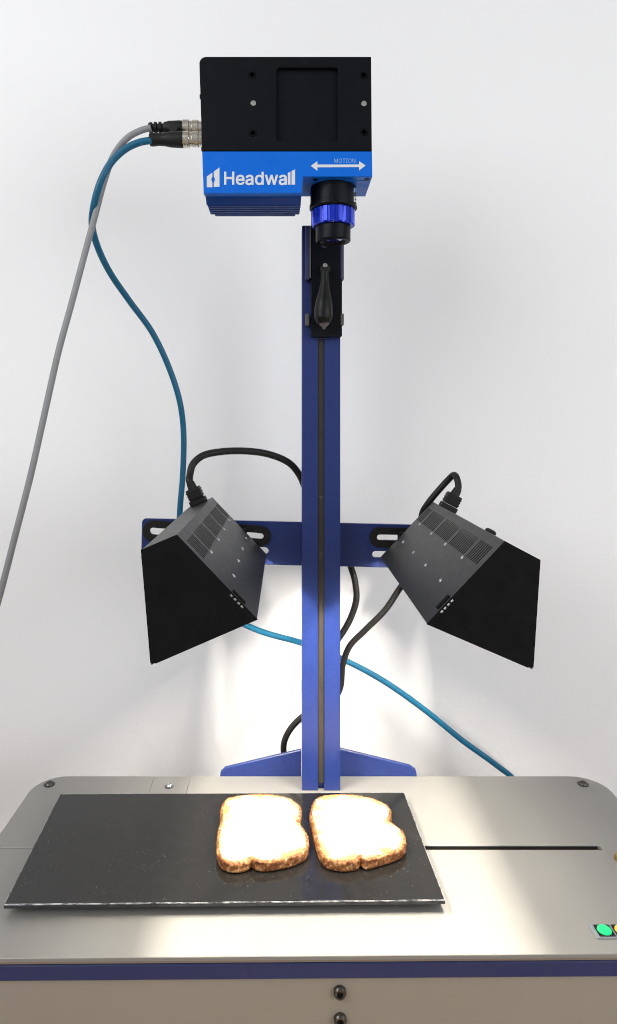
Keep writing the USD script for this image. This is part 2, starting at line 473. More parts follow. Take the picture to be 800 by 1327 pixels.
# illuminated push buttons
px0, py0, py1 = .3245, .7065, .7262
bp = part(bench, 'button_panel', prism(rrect(px0, px0 + .062, py0, py1, .001, 3), -.0002, .0016, 'xy', .0005), M['panel_grey'])
for k in range(3):
    cx = px0 + .0122 + .0186 * k
    part(bp, 'button_frame', prism(rrect(cx - .0086, cx + .0086, py0 + .0016, py1 - .0014, .0012, 3), .0014, .0021, 'xy', .0003), M['slot'])
    part(bp, 'button', lathe([(0, 0), (0, .0073), (.0012, .0071), (.0021, .0060), (.0024, .0035), (.0025, 0)], (cx, (py0 + py1) / 2, .0019), (0, 0, 1), 32),
         (M['green'], M['yellow'], M['yellow'])[k], label=('green lit push button', 'yellow push button', 'yellow push button')[k])

# ------------------------------------------------------------------ blue stand: column, cross bar, gussets, carriage
PXC, PHW = (416.4 - CU) / F * .99, .0278
PZ1 = CAMZ - (292 - CV) / F * .99
mast = thing('blue_stand', 'tall blue metal column with a cross bar, rising from the back of the bench', 'stand', (PXC, 1.005, 0))
gw, gd = .0047, .007
prof = Polygon([(PXC - PHW, .99), (PXC - gw, .99), (PXC - gw, .99 + gd), (PXC + gw, .99 + gd), (PXC + gw, .99), (PXC + PHW, .99),
                (PXC + PHW, 1.0242), (PXC - PHW, 1.0242)])
part(mast, 'column', prism(prof, .0003, PZ1, 'xy', .0009), M['navy'])
st = part(mast, 'scale_strip', bx(PXC - gw + .0001, PXC + gw - .0001, .9925, .9968, .010, PZ1 - .16, .0002), M['strip'])
for v in (645, 718):
    q = P(417, v, .9925)
    part(st, 'screw', socket_screw((PXC, .9926, q[2]), (0, -1, 0), .0026, .0009), M['dark_steel'])
for s in (-1, 1):
    if s < 0:
        g = [(285, 1008), (286, 1001), (291.5, 995.5), (391, 972), (391, 1060), (285, 1060)]
    else:
        g = [(441, 970), (532, 993), (539, 998), (540.5, 1004), (540.5, 1060), (441, 1060)]
    pts = [P(u, v, 1.0315)[[0, 2]] for u, v in g]
    for p_ in pts:
        if abs(p_[0] - PXC) < .035:
            p_[0] = PXC + s * (PHW + .0004)
    part(mast, 'gusset', prism(pts, 1.0315, 1.0375, 'xz', .0007), M['navy'])
part(mast, 'back_plate', bx(PXC - PHW + .002, PXC + PHW - .002, 1.0244, 1.0313, -.08, .12, .001), M['navy'])
# cross bar with its slots, very slightly out of level as in the photograph
CBY = 1.0262
c0, c1 = P(184, 672, CBY)[[0, 2]], P(606, 681.9, CBY)[[0, 2]]
ang = math.atan2(c1[1] - c0[1], c1[0] - c0[0])
L, H = np.hypot(*(c1 - c0)), .0655
U, V = np.array([math.cos(ang), 0, math.sin(ang)]), np.array([-math.sin(ang), 0, math.cos(ang)])
O = np.array([c0[0], 0, c0[1]])


def on_bar(u, v):
    d = P(u, v, CBY) - O
    return np.dot(d, U), np.dot(d, V)


bar = rrect(0, L, -H, 0, .006, 6)
slots = [((199, 688), (222, 690), .0058), ((300, 691), (338, 694.5), .0050), ((318, 713), (343.5, 714), .0055),
         ((487, 718.5), (524, 719), .0050), ((492, 696), (540, 697), .0048)]
holes, cores = [], []
for a, b, r in slots:
    (ax_, az_), (bx_, bz_) = on_bar(*a), on_bar(*b)
    ln = shapely.LineString([(ax_, az_), (bx_, bz_)])
    holes.append(ln.buffer(r, quad_segs=6))
    cores.append(ln)
bar2 = bar.difference(shapely.union_all(holes))
part(mast, 'cross_bar', prism(bar2, CBY, CBY + .0068, (O, U, V, (0, 1, 0)), .0011), M['navy'])
for i, (a, b, r) in enumerate(slots):
    if i in (2, 3):
        continue
    ring = cores[i].buffer(r + .0105, quad_segs=8).difference(cores[i].buffer(r - .0006, quad_segs=8))
    part(mast, 'slot_washer', prism(ring, CBY - .0031, CBY - .0003, (O, U, V, (0, 1, 0)), .0006), M['rubber'])
# carriage at the top: black plate, clamp jaws and drop shaped lever
CY = .975
q0, q1 = P(403.5, 246, CY), P(443.5, 436, CY)
carr = part(mast, 'carriage_plate', bx(q0[0], q1[0], CY, .9885, q1[2], q0[2], .0012), M['anodised'])
for u0, u1 in ((396, 401), (441.5, 446)):
    a, b = P(u0, 292, CY - .001), P(u1, 362, CY - .001)
    part(mast, 'guide_rail', bx(a[0], b[0], CY - .001, .9888, b[2], a[2], .0008), M['band'])
    a, b = P(u0, 406, CY - .001), P(u1, 421, CY - .001)
    part(mast, 'clamp_jaw', bx(a[0], b[0], CY - .001, .9888, b[2], a[2], .0008), M['jaw'])
for u0, u1 in ((401.2, 403.3), (443.7, 445.6)):
    a, b = P(u0, 292, CY - .0015), P(u1, 360, CY - .0015)
    part(mast, 'edge_strip', bx(a[0], b[0], CY - .0015, CY - .0002 + .006, b[2], a[2], .0004), M['jaw'])
ly = .958
hp = [(421, 352), (421, 366), (420.5, 378), (420, 390), (419.5, 402), (419.5, 412), (420, 419)]
hr = [5.0, 5.5, 7.6, 10.6, 12.2, 12.0, 9.0]
path = spline([P(u, v, ly) for u, v in hp], 6)
rad = np.interp(np.arange(len(path)), np.arange(len(hr)) * 6, [x / F * ly for x in hr])
lever = part(mast, 'clamp_lever', sweep(path, rad, 24), M['lever'], 50)
part(lever, 'lever_tip', lathe([(0, 0), (0, .0080), (.003, .0062), (.0055, .0030), (.007, 0.0022), (.0085, 0.0018), (.0088, 0)], P(420, 418.6, ly), (0, 0, -1), 20), M['jaw'], 50)
part(lever, 'lever_hub', lathe([(0, 0), (0, .0075), (.014, .0075), (.017, .0055), (.017, 0)], P(421, 351, CY) + np.array([0, -.0001, 0]), (0, -1, 0), 24), M['rubber'])
part(lever, 'pivot_screw', socket_screw(P(421.5, 344, .9585), (0, -1, 0), .0034, .003), M['steel'])
part(mast, 'set_screw', lathe([(0, .0035), (0, .0052), (.0012, .0052), (.0012, .0040), (.0004, .0036), (.0004, 0)], P(420, 317, CY - .0003), (0, -1, 0), 24), M['dark_steel'])
a, b = P(409, 438, .9890), P(430, 439.4, .9890)
part(mast, 'stop_bar', bx(a[0], b[0], .9862, .9898, b[2], a[2], .0003), M['band'])

# ------------------------------------------------------------------ sensor head
SY, SB = .862, .938
X0, X1 = P(262, 0, SY)[0], P(482.6, 0, SY)[0]
Zt, Zm, Zr, Zb = [P(0, v, SY)[2] for v in (73, 195.5, 228.5, 250)]
XL = P(392, 0, SY)[0]
head = thing('sensor_head', 'black and blue box shaped sensor head at the top of the column', 'camera', ((X0 + X1) / 2, .90, Zb))
LEAN = -3.4 / F * SY / (Zt - Zb)        # the housing widens a little upwards on its left


def SP(u, v):
    return P(u, v, SY)[[0, 2]]


face = [tuple(SP(262, 195.3)), tuple(SP(482.3, 195.3)), tuple(SP(481.2, 73))]
tl = SP(258.4, 73)
arc = [(tl[0] + .0085 - .0085 * math.sin(t), tl[1] - .0085 + .0085 * math.cos(t)) for t in np.linspace(0, math.pi / 2, 8)]
face = Polygon(face + arc)
pocket = rrect(*[float(x) for x in (SP(358.5, 0)[0], SP(438.5, 0)[0], SP(0, 182)[1], SP(0, 87)[1])], .003, 4)
holes_uv = [(327, 96.5), (328, 172), (471.5, 97), (472, 171)]
hl = [Point(SP(u, v)).buffer(4.3 / F * SY, quad_segs=6) for u, v in holes_uv]
fp = face.difference(shapely.union_all([pocket] + hl))
part(head, 'face_plate', prism(fp, SY, SY + .0062, 'xz', .0008), M['anodised'])
part(head, 'housing', prism(Polygon(ring_offset(np.array(shapely.geometry.polygon.orient(face).exterior.coords)[:-1], .0008)), SY + .0064, SB, 'xz', .001), M['anodised'])
for u, v in holes_uv:
    q = SP(u, v)
    part(head, 'screw_bushing', lathe([(0, .0028), (0, .0046), (.0009, .0044), (.0009, .0033), (.0002, .0028)], (q[0], SY + .0002, q[1]), (0, -1, 0), 24), M['anodised'])
for u, v in ((328.5, 133.5), (472, 134)):
    q = SP(u, v)
    part(head, 'dowel_pin', cyl((q[0], SY - .0001, q[1]), (0, -1, 0), .0035, .0006, .0002), M['steel'])
for u in (321, 397, 475):
    q = P(u, 73, SY + .012)
    part(head, 'top_screw', cyl((q[0], SY + .012, Zt - .0002), (0, 0, 1), .0040, .0022, .0006), M['anodised'])
for u, v in ((258.6, 125), (260.6, 193)):
    q = P(u, v, SY + .02)
    part(head, 'side_screw', cyl((P(u, 0, SY)[0] + .0006, SY + .02, q[2]), (-1, 0, 0), .0030, .0026, .0005), M['anodised'])
# blue lower housing: a wide band and the deeper block on its left
zz = .0004
blue = Polygon([tuple(SP(262, 195.9)), tuple(SP(264, 250.2)), tuple(SP(391.5, 250.2)), tuple(SP(393, 228.6)), tuple(SP(482.8, 228.6)), tuple(SP(482.3, 195.9))])
bl = part(head, 'blue_housing', prism(blue, SY, SY + .0135, 'xz', .0006), M['sensor_blue'])
upper = Polygon([tuple(SP(262.4, 195.9)), tuple(SP(263.6, 229.0)), tuple(SP(482.6, 229.0)), tuple(SP(482, 195.9))])
part(head, 'blue_body', prism(upper, SY + .0137, SB, 'xz', .0008), M['sensor_blue'])
# finned block behind the blue front, rounded at the back
xa, xb = SP(264.6, 0)[0], SP(391, 0)[0]
ztop = SP(0, 229.4)[1]
zfin = Zb - .0085
ylip = SY + .0245
plan0 = rrect(xa, xb, SY + .0139, SB - .004, [0, 0, .012, .012], 6)
blk = part(head, 'heat_sink', prism(plan0, Zb + .0004, ztop, 'xy', .0006), M['sensor_dark_blue'])
plan1 = rrect(xa + .001, xb - .001, ylip, SB - .0045, [0, 0, .012, .012], 6)
part(blk, 'base', prism(plan1, zfin + .0026, Zb + .0002, 'xy', .0005), M['sensor_dark_blue'])
lip = [(x, y, z) for x in (xa + .0004, xb - .0004) for y, z in ((SY + .0141, Zb + .0002), (SY + .0141, Zb - .0006), (ylip - .0002, Zb + .0002), (ylip - .0002, zfin + .0006))]
part(blk, 'front_lip', hull(lip), M['sensor_dark_blue'])
nf = 6
for k in range(nf):
    yy = ylip + .0015 + (SB - .0105 - ylip - .0015) * k / (nf - 1)
    inset = .0014 if k < nf - 1 else .007
    part(blk, 'fin', bx(xa + inset, xb - inset, yy, yy + .0046, zfin, zfin + .0030, .0006), M['sensor_dark_blue'])
# screws under the lens side
for u, v in ((409, 233), (475.5, 233.5)):
    q = P(u, v, SY + .012)
    part(head, 'bottom_screw', cyl((q[0], SY + .010, Zr - .0002), (0, 0, -1), .0034, .0008, .0002), M['anodised'])
# printing on the blue front
TYP = SY - .0004


def print_text(txt, u0, u1, v0, v1, m, name, bold=False):
    t = meshkit.text_mesh(txt, .01, .0004, bold)
    b0, b1 = t.bounds
    a, c = SP(u0, v1), SP(u1, v0)
    vv = t.vertices.copy()
    vv[:, 0] = (vv[:, 0] - b0[0]) / (b1[0] - b0[0]) * (c[0] - a[0]) + a[0]
    vv[:, 1] = (vv[:, 1] - b0[1]) / (b1[1] - b0[1]) * (c[1] - a[1]) + a[1]
    v3 = np.column_stack([vv[:, 0], SY - .0004 + (vv[:, 2]) , vv[:, 1]])
    mm = trimesh.Trimesh(v3, t.faces[:, ::-1], process=False)
    trimesh.repair.fix_normals(mm)
    return part(head, name, mm, m, False)


def print_poly(name, pts, m):
    return part(head, name, prism([tuple(SP(u, v)) for u, v in pts], SY - .0004, SY + .00005, 'xz', 0), m, False)


print_text('Headwa', 290.5, 372.0, 222.3, 239.8, M['print'], 'maker_name', True)
for k, (a, b, c, d) in enumerate([(373.2, 376.6, 224.0, 222.4), (378.0, 382.6, 221.6, 219.4)]):
    print_poly('maker_name_stroke', [(a, 239.2), (b, 239.2), (b, d), (a, c)], M['print'])
print_poly('emblem', [(268.2, 242.5), (275.4, 242.5), (275.4, 236.5), (273.8, 232.5), (275.4, 228.5), (275.4, 223.6), (268.2, 228.6)], M['print'])
print_poly('emblem', [(277.3, 242.3), (284.6, 242.0), (284.6, 216.8), (277.3, 222.3), (277.3, 228.5), (279.0, 232.5), (277.3, 236.5)], M['print'])
print_poly('motion_arrow', [(403, 214.8), (411.5, 208.8), (411.5, 213.2), (465.5, 213.0), (465.5, 208.6), (474, 214.4), (465.5, 220.8), (465.5, 216.4),
                            (411.5, 216.6), (411.5, 221.2)], M['print'])
print_text('MOTION', 433.2, 460.8, 205.4, 211.0, M['print_blue'], 'motion_word')

# lens, hanging from the right part
LX, LY = P(432, 0, .903)[0], .903


def lz(v, y=LY):
    return CAMZ - (v - CV) / F * y


def R(px):
    return px / 2 / F * LY


z0 = Zr
lens = part(head, 'lens_barrel', lathe([(0, 0), (0, R(58)), (.002, R(59)), (z0 - lz(266.2), R(59.5)), (z0 - lz(266.6), R(61.5)), (z0 - lz(271), R(61.5)),
                                        (z0 - lz(272.4), R(58)), (z0 - lz(272.4), 0)], (LX, LY, z0 - .0001), (0, 0, -1), 56), M['anodised'], 30)
# knurled focus ring
n, v, f = 18, [], []
an = np.linspace(0, 2 * math.pi, n * 8, endpoint=False)
kn = np.where((np.arange(n * 8) % 8) < 5, 1.0, .945)
zs = [lz(272.6), lz(273.6), lz(292.5), lz(294.0)]
prof = [(zs[0], .97), (zs[1], 1.0), (zs[2], 1.0), (zs[3], .96)]
rows = [np.column_stack([LX + R(56) * s * (kn if s == 1.0 else .96) * np.cos(an), LY + R(56) * s * (kn if s == 1.0 else .96) * np.sin(an), np.full(len(an), z)]) for z, s in prof]
vv = np.vstack(rows + [[[LX, LY, zs[0]], [LX, LY, zs[3]]]])
k = len(an)
for i in range(3):
    for j in range(k):
        a, b = i * k + j, i * k + (j + 1) % k
        f += [(a, b + k, b), (a, a + k, b + k)]
for j in range(k):
    f.append((4 * k, j, (j + 1) % k))
    f.append((4 * k + 1, 3 * k + (j + 1) % k, 3 * k + j))
rg = trimesh.Trimesh(vv, np.array(f), process=False)
trimesh.repair.fix_normals(rg)
part(lens, 'focus_ring', rg, M['ring_blue'], 25)
za, zb = lz(294.2), lz(313.6)
part(lens, 'front_barrel', lathe([(0, 0), (0, R(44)), (.0006, R(45)), (za - zb - .0014, R(45)), (za - zb, R(42.5)), (za - zb, R(33)), (za - zb - .0035, R(29)), (za - zb - .0035, 0)],
                                 (LX, LY, za), (0, 0, -1), 48), M['anodised'], 30)
part(lens, 'front_glass', lathe([(0, R(29)), (.0012, R(22)), (.0020, R(12)), (.0022, 0)], (LX, LY, zb + .0037), (0, 0, -1), 40), M['glass'], 60)
# small mark on the right of the barrel
for (du, v0, v1) in ((0, 243, 249), (0, 254, 264.5)):
    aa = math.radians(-33)
    rr = R(59.5) + .0003
    pc = np.array([LX + rr * math.cos(aa), LY + rr * math.sin(aa)])
    tg = np.array([-math.sin(aa), math.cos(aa), 0])
    nn = np.array([math.cos(aa), math.sin(aa), 0])
    yy_ = pc[1]
    t = meshkit.text_mesh('E' if v0 > 250 else 'F', .01, .0004, True)
    b0, b1 = t.bounds
    w_, h_ = b1[0] - b0[0], b1[1] - b0[1]
    zc0, zc1 = lz(v1, yy_), lz(v0, yy_)
    tv = t.vertices
    v3 = np.array([pc[0], pc[1], zc0]) + np.outer((tv[:, 0] - b0[0]) / w_ * .0075, tg) + np.outer((tv[:, 1] - b0[1]) / h_ * (zc1 - zc0), (0, 0, 1)) - np.outer(tv[:, 2] - .0002, -nn)
    mm = trimesh.Trimesh(v3, t.faces, process=False)
    part(lens, 'barrel_marking', mm, M['print_blue'] if v0 < 250 else M['print'], False)

# arm that carries the head on the carriage
part(head, 'mounting_arm', bx(q0[0] + .002, q1[0] - .002, SB + .0003, CY - .0004, P(0, 270, CY)[2], P(0, 150, CY)[2], .0012), M['anodised'])

# ------------------------------------------------------------------ the two lamps
BARZ = {}


def lamp(sign, A, B, C, D, label):
    """A-B the narrow top, B-C the side towards the column, A-D the outer side, C-D the open mouth"""
    A, B, C, D = [np.array(q, float) for q in (A, B, C, D)]
    Y0, Y1, T = .670, 1.000, .0015
    base = ((A + B + C + D) / 4)
    t = thing('lamp', label, 'lamp', (base[0], Y0, base[1]), 'black box lamps on the cross bar')
    cen = base

    def inward(p, q, d):
        e = (q - p) / np.linalg.norm(q - p)
        nrm = np.array([-e[1], e[0]])
        if np.dot(cen - p, nrm) < 0:
            nrm = -nrm
        return e, nrm

    # end panels: a small bevel at the lower outer corner
    eD1, eD2 = D + (A - D) / np.linalg.norm(A - D) * .0025, D + (C - D) / np.linalg.norm(C - D) * .006
    end = Polygon([A, B, C, eD2, eD1])
    endb = end.buffer(.0004, join_style=2)
    part(t, 'end_panel', prism(endb, Y0, Y0 + T, 'xz', .0003), M['dead_black'])
    # back panel with an added hidden skirt that keeps lamp light off the wall
    e_m, n_m = inward(C, D, 0)
    rear_with_skirt = Polygon([A, B, C, C + (D - C) * .45, C + (D - C) * .52 - n_m * .030, D - n_m * .055, D + (A - D) * .05])
    part(t, 'end_panel', prism(rear_with_skirt, Y1 - T, Y1, 'xz', .0003), M['dead_black'])

    ya, yb = Y0 + T + .0001, Y1 - T - .0001

    def sheet(p, q, name, holes=None, m=M['black'], inset=0.0, t0=0.0, t1=0.0, T=T):
        e, nrm = inward(p, q, T)
        l = np.linalg.norm(q - p)
        poly = sbox(t0, ya, l - t1, yb)
        if holes is not None:
            poly = poly.difference(holes)
        o = np.array([p[0] + nrm[0] * inset, 0, p[1] + nrm[1] * inset])
        return part(t, name, prism(poly, 0, T, (o, (e[0], 0, e[1]), (0, 1, 0), (nrm[0], 0, nrm[1])), .0002), m), o, np.array([e[0], 0, e[1]]), np.array([nrm[0], 0, nrm[1]]), l

    sheet(A, B, 'top_panel')
    sheet(A, D, 'outer_panel', t0=.0002)
    sheet(A, D, 'unseen_reflector', inset=.0022, t0=.006, t1=.012, m=M['unseen_reflector'], T=.0008)  # unseen inside the housing, placed to soften the lamp spill
    lBC = np.linalg.norm(C - B)
    divs = [.731, .808, .885, .963]
    edges = [.684] + divs + [.994]
    sl = []
    groups = []
    for gi in range(5):
        g0, g1 = edges[gi] + (.0 if gi == 0 else .0035), edges[gi + 1] - (.0035 if gi < 4 else 0)
        nn = max(2, int(round((g1 - g0) / .0062)))
        p = (g1 - g0) / nn
        groups.append((g0, g1))
        for k in range(nn):
            sl.append(sbox(.10 * lBC, g0 + k * p + p * .22, .315 * lBC, g0 + k * p + p * .78))
    side, o, e, nrm, l = sheet(B, C, 'vent_panel', shapely.union_all(sl), t0=.0002)
    # unseen sheet behind the slits, placed to stop lamp light leaking out
    sheet(B, C, 'unseen_reflector', inset=.006, t0=.06 * lBC, t1=lBC * .12, m=M['unseen_reflector'], T=.0008)
    # bevel of the mouth
    for p, q in ((C, D), (D, C)):
        e2, n2 = inward(p, q, T)
        # unseen return lip turned in along the mouth, placed to trim lamp light
        o2 = np.array([p[0], 0, p[1]])
        part(t, 'unseen_flange', prism(sbox(.0018, ya, .0098, yb), 0, .0012, (o2, (e2[0], 0, e2[1]), (0, 1, 0), (n2[0], 0, n2[1])), .0002), M['black'])
    # screws of the side panel
    for s in (.345, .65):
        for y in divs:
            q = o + e * (s * lBC) + np.array([0, y, 0]) - nrm * .0001
            part(t, 'screw', lathe([(0, 0), (0, .0026), (.0006, .0024), (.0013, .0013), (.0014, 0)], q, -nrm, 16), M['steel'], 60)
    # latch at the lower front edge of the side panel
    for k, s in enumerate((.70, .745, .79, .83)):
        q = o + e * (s * lBC) + np.array([0, Y0 - .0006, 0]) + nrm * .002
        part(t, 'latch_pin', prism(sbox(-.0014, -.0009, .0014, .0009), 0, .0008, (q, e, nrm, (0, 1, 0)), .0002), M['steel'])
    q = o + e * (.765 * lBC) + np.array([0, Y0 + .010, 0])
    part(t, 'latch', prism(rrect(-.009, .009, -.0035, .0035, .001, 3), -.0012, -.0001, (q, e, (0, 1, 0), nrm), .0003), M['dead_black'])
    # bulb: a straight tube right under the narrow top
    tm = (A + B) / 2
    e3, n3 = inward(A, B, 0)
    bc = tm + n3 * .0125
    part(t, 'bulb', cyl((bc[0], Y0 + .032, bc[1]), (0, 1, 0), .0078, .900 - Y0 - .032, .001, 16), M['bulb'])
    for yy in (Y0 + .020, .9005):
        part(t, 'bulb_holder', bx(bc[0] - .006, bc[0] + .006, yy, yy + .0115, bc[1] - .006, bc[1] + .006, .001), M['rubber'])
    # power socket on the narrow top near the back
    n_out = -np.array([n3[0], 0, n3[1]])
    ev = np.array([e3[0], 0, e3[1]])
    cpt = np.array([tm[0], .9835, tm[1]]) + ev * 0
    soc = part(t, 'power_socket', prism(rrect(-.0125, .0125, -.008, .008, .002, 4), .0001, .0075, (cpt, ev, (0, 1, 0), n_out), .0008), M['rubber'])
    if sign < 0:                    # low rubber stop on the narrow top
        kq = np.array([tm[0], .777, tm[1]]) + n_out * .0001
        part(t, 'knob', lathe([(0, 0), (0, .0065), (.0025, .0065), (.0042, .0045), (.0045, 0)], kq, n_out, 24), M['rubber'])
    # bracket to the cross bar
    mid = (B + C) / 2
    px, pz = (B * .45 + C * .55) + np.array([-sign * .012, -.004])
    part(t, 'bracket', bx(px - .018, px + .018, Y1 + .0003, CBY - .0034, pz - .020, pz + .002, .001), M['dead_black'])
    return cpt, n_out, ev


def S2(u, v):
    return P(u, v, .67)[[0, 2]]


lampL = lamp(1, S2(183, 713), S2(229, 693.5), S2(333.3, 803), S2(195.5, 862.5), 'black box lamp tilted to the right, on the left end of the blue cross bar')
lampR = lamp(-1, S2(700.5, 726), S2(655, 702), S2(554, 809), S2(691.3, 868), 'black box lamp tilted to the left, on the right end of the blue cross bar')

# ------------------------------------------------------------------ tray on the moving stage
ZT, TT = .0140, .0050
tc = [G(5, 1172, ZT), G(577, 1166, ZT), G(524, 1027, ZT), G(78, 1029, ZT)]
tq = np.array([c[:2] for c in tc])
tray = thing('tray', 'flat glossy black tray under the two bread slices', 'tray', (*tq.mean(0), .0))
part(tray, 'plate', prism(Polygon(ring_offset(tq, .0006)), ZT - TT + .0002, ZT, 'xy', .0003), M['tray'])
# worn rim all round
rim = Polygon(tq).difference(Polygon(ring_offset(tq, .0007)))
part(tray, 'rim', prism(rim, ZT - TT, ZT - .0017, 'xy', .0001), M['tray_rim'])
part(tray, 'worn_edge', prism(rim, ZT - .0016, ZT - .0003, 'xy', .0001), M['tray_edge'])
ctr = tq.mean(0)
part(tray, 'unseen_stage_block', bx(ctr[0] - .12, ctr[0] + .16, .785, .945, .0004, ZT - TT - .0002, .001), M['slot'])  # out of view under the tray, reaches forward to darken the gap

# ------------------------------------------------------------------ bread
ZB = .0125


def bread(label, outline, off, seed):
    rng = np.random.default_rng(seed)
    zt = ZT + .0003 + ZB
    pts = np.array([G(250 + x * .375, 1010 + y * .375, zt)[:2] for x, y in outline])
    r = spline(pts, 14, True)
    if Polygon(r).exterior.is_ccw is False:
        r = r[::-1]
    # even spacing
    ls = shapely.LinearRing(r)
    N = 420
    r = np.array([ls.interpolate(i / N, normalized=True).coords[0] for i in range(N)])
    t = thing('bread_slice', label, 'bread', (*r.mean(0), ZT), 'bread slices on the tray')
    c = r.mean(0)
    z0 = ZT + .0003
    prof = [(.0016, 0.0), (.0004, .0008)] + [(-.0002, z) for z in np.linspace(.002, ZB - .0022, 7)] + [(.0003, ZB - .0011), (.0011, ZB - .0004), (.0021, ZB), (.0034, ZB)]
    rings = []
    for ins, z in prof:
        q = ring_offset(r, ins)
        rings.append(np.column_stack([q, np.full(N, z0 + z)]))
    rings = np.array(rings)
    nrm = (r - ring_offset(r, .001)) / .001
    nz = meshkit.fbm(rings.reshape(-1, 3) * 260, 4, seed).reshape(rings.shape[:2]) - .5
    big = meshkit.fbm(rings.reshape(-1, 3) * 60, 2, seed + 9).reshape(rings.shape[:2]) - .5
    k = np.linspace(.25, 1, len(prof))[:, None]
    k = np.where(np.arange(len(prof))[:, None] >= len(prof) - 2, .25, k)
    rings[:, :, :2] += (nrm[None] * ((nz * .0046 + big * .0026) * k)[..., None])
    rings[-3:, :, 2] += (nz * .0016)[-3:]
    rings[0, :, 2] = z0
    v = rings.reshape(-1, 3)
    f = []
    n = len(prof)
    i = np.arange(N)
    j = (i + 1) % N
    for a in range(n - 1):
        f.append(np.column_stack([a * N + i, a * N + j, (a + 1) * N + j]))
        f.append(np.column_stack([a * N + i, (a + 1) * N + j, (a + 1) * N + i]))
    v = np.vstack([v, [[c[0], c[1], z0]]])
    f.append(np.column_stack([np.full(N, n * N), j, i]))
    part(t, 'crust', trimesh.Trimesh(v, np.vstack(f), process=False), M['crust'], True)
    # crumb: rings that shrink towards the centre of the slice
    last = rings[-1]
    K = 60
    vs = []
    for a in range(K):
        s = 1 - a / K
        q = last.copy()
        q[:, :2] = c + (last[:, :2] - c) * s
        h = meshkit.fbm(np.column_stack([q[:, :2] * 260, np.full(N, seed)]), 4, seed + 3) - .5
        dome_ = meshkit.fbm(np.column_stack([q[:, :2] * 30, np.full(N, seed)]), 2, seed + 5) - .5
        w = min(1, a / 3)
        q[:, 2] = last[:, 2] * (1 - w) + w * (z0 + ZB + h * .0030 + dome_ * .0018)
        vs.append(q)
    v = np.vstack(vs + [[[c[0], c[1], z0 + ZB]]])
    f = []
    for a in range(K - 1):
        f.append(np.column_stack([a * N + i, a * N + j, (a + 1) * N + j]))
        f.append(np.column_stack([a * N + i, (a + 1) * N + j, (a + 1) * N + i]))
    f.append(np.column_stack([(K - 1) * N + i, (K - 1) * N + j, np.full(N, K * N)]))
    cp = part(t, 'crumb', trimesh.Trimesh(v, np.vstack(f), process=False), M['crumb'], True)
    # how far the baking has browned the crumb: most at the crust, fading inwards, unevenly
    dist = np.array([ls.distance(Point(a[0], a[1])) for a in v])
    un = meshkit.fbm(np.column_stack([v[:, :2] * 90, np.full(len(v), seed)]), 4, seed + 21) - .5
    toast = np.clip(1.1 - dist / .015 + un * 2.0, 0, 1)
    UsdGeom.PrimvarsAPI(stage.GetPrimAtPath(cp)).CreatePrimvar('toast', Sdf.ValueTypeNames.FloatArray, 'vertex').Set([float(a) for a in toast])
    return t


bread('bread slice on the left, nearer the middle of the black tray',
      [(112, 68), (140, 57), (200, 50), (280, 52), (330, 62), (362, 80), (374, 102), (373, 128), (366, 145), (376, 158), (392, 182), (400, 208), (396, 238), (374, 256),
       (325, 273), (265, 284), (220, 283), (203, 272), (188, 282), (150, 290), (112, 284), (90, 264), (82, 225), (86, 180), (95, 140), (96, 100)], 0, 4)
bread('bread slice on the right, beside the right edge of the black tray',
      [(420, 72), (445, 56), (500, 50), (560, 53), (620, 64), (662, 80), (683, 103), (685, 125), (679, 140), (695, 152), (722, 172), (735, 200), (730, 232), (700, 250),
       (650, 266), (598, 278), (580, 267), (566, 279), (515, 286), (470, 277), (442, 255), (426, 210), (413, 160), (405, 115)], 0, 11)

# loose crumbs round the slices
rng = np.random.default_rng(5)
bits = []
for k in range(24):
    u, v = [(rng.uniform(275, 400), rng.uniform(1124, 1150)), (rng.uniform(405, 535), rng.uniform(1120, 1152)), (rng.uniform(250, 550), rng.uniform(1040, 1160))][k % 3]
    q = G(u, v, ZT)
    ic = trimesh.creation.icosphere(1, 1.0)
    ic.vertices *= rng.uniform(.6, 1.3, (len(ic.vertices), 1)) * rng.uniform(.0002, .0006)
    ic.apply_translation((q[0], q[1], ZT + .0003))
    bits.append(ic)
p = part('/World', 'loose_crumbs', cat(*bits), M['crust'], False)
pr = stage.GetPrimAtPath(p)
for a_, b_ in (('label', 'tiny loose bread crumbs scattered on the black tray around the slices'), ('category', 'crumbs'), ('kind', 'stuff')):
    pr.SetCustomDataByKey(a_, b_)

# ------------------------------------------------------------------ cables
def cable(name, label, pts, r, m, n=10, group=None):
    """pts: (u, v, depth) seen along the cable"""
    p = np.array([P(u, v, y) for u, v, y in pts])
    t = thing(name, label, 'cable', p[0], group)
    path = spline(p, n)
    part(t, 'cable_jacket', sweep(path, r, 18), m, True)
    return t, p


cy = .897
grey, p = cable('grey_cable', 'thin grey cable dropping from the sensor head to the left edge of the picture',
                [(196, 165.5, cy), (185, 168, cy), (166, 178, cy), (148, 200, cy + .002), (136, 232, cy + .002), (122, 284, cy), (108, 336, cy - .004), (92, 396, cy - .01), (76, 455, cy - .015), (58, 535, cy - .02),
                 (40, 615, cy - .025), (20, 693, cy - .03), (-2, 778, cy - .035), (-30, 875, cy - .04)], .0042, M['cable_grey'])
ax_l = np.array([-1.0, 0, 0])


def along(u0, u1, v, y, prof):
    """lathe from the housing side leftwards; prof: (u, diameter in px)"""
    b = P(u0, v, y)
    return lathe([((u0 - u) / F * y, d / 2 / F * y) for u, d in prof], b, (-1, 0, 0), 28)


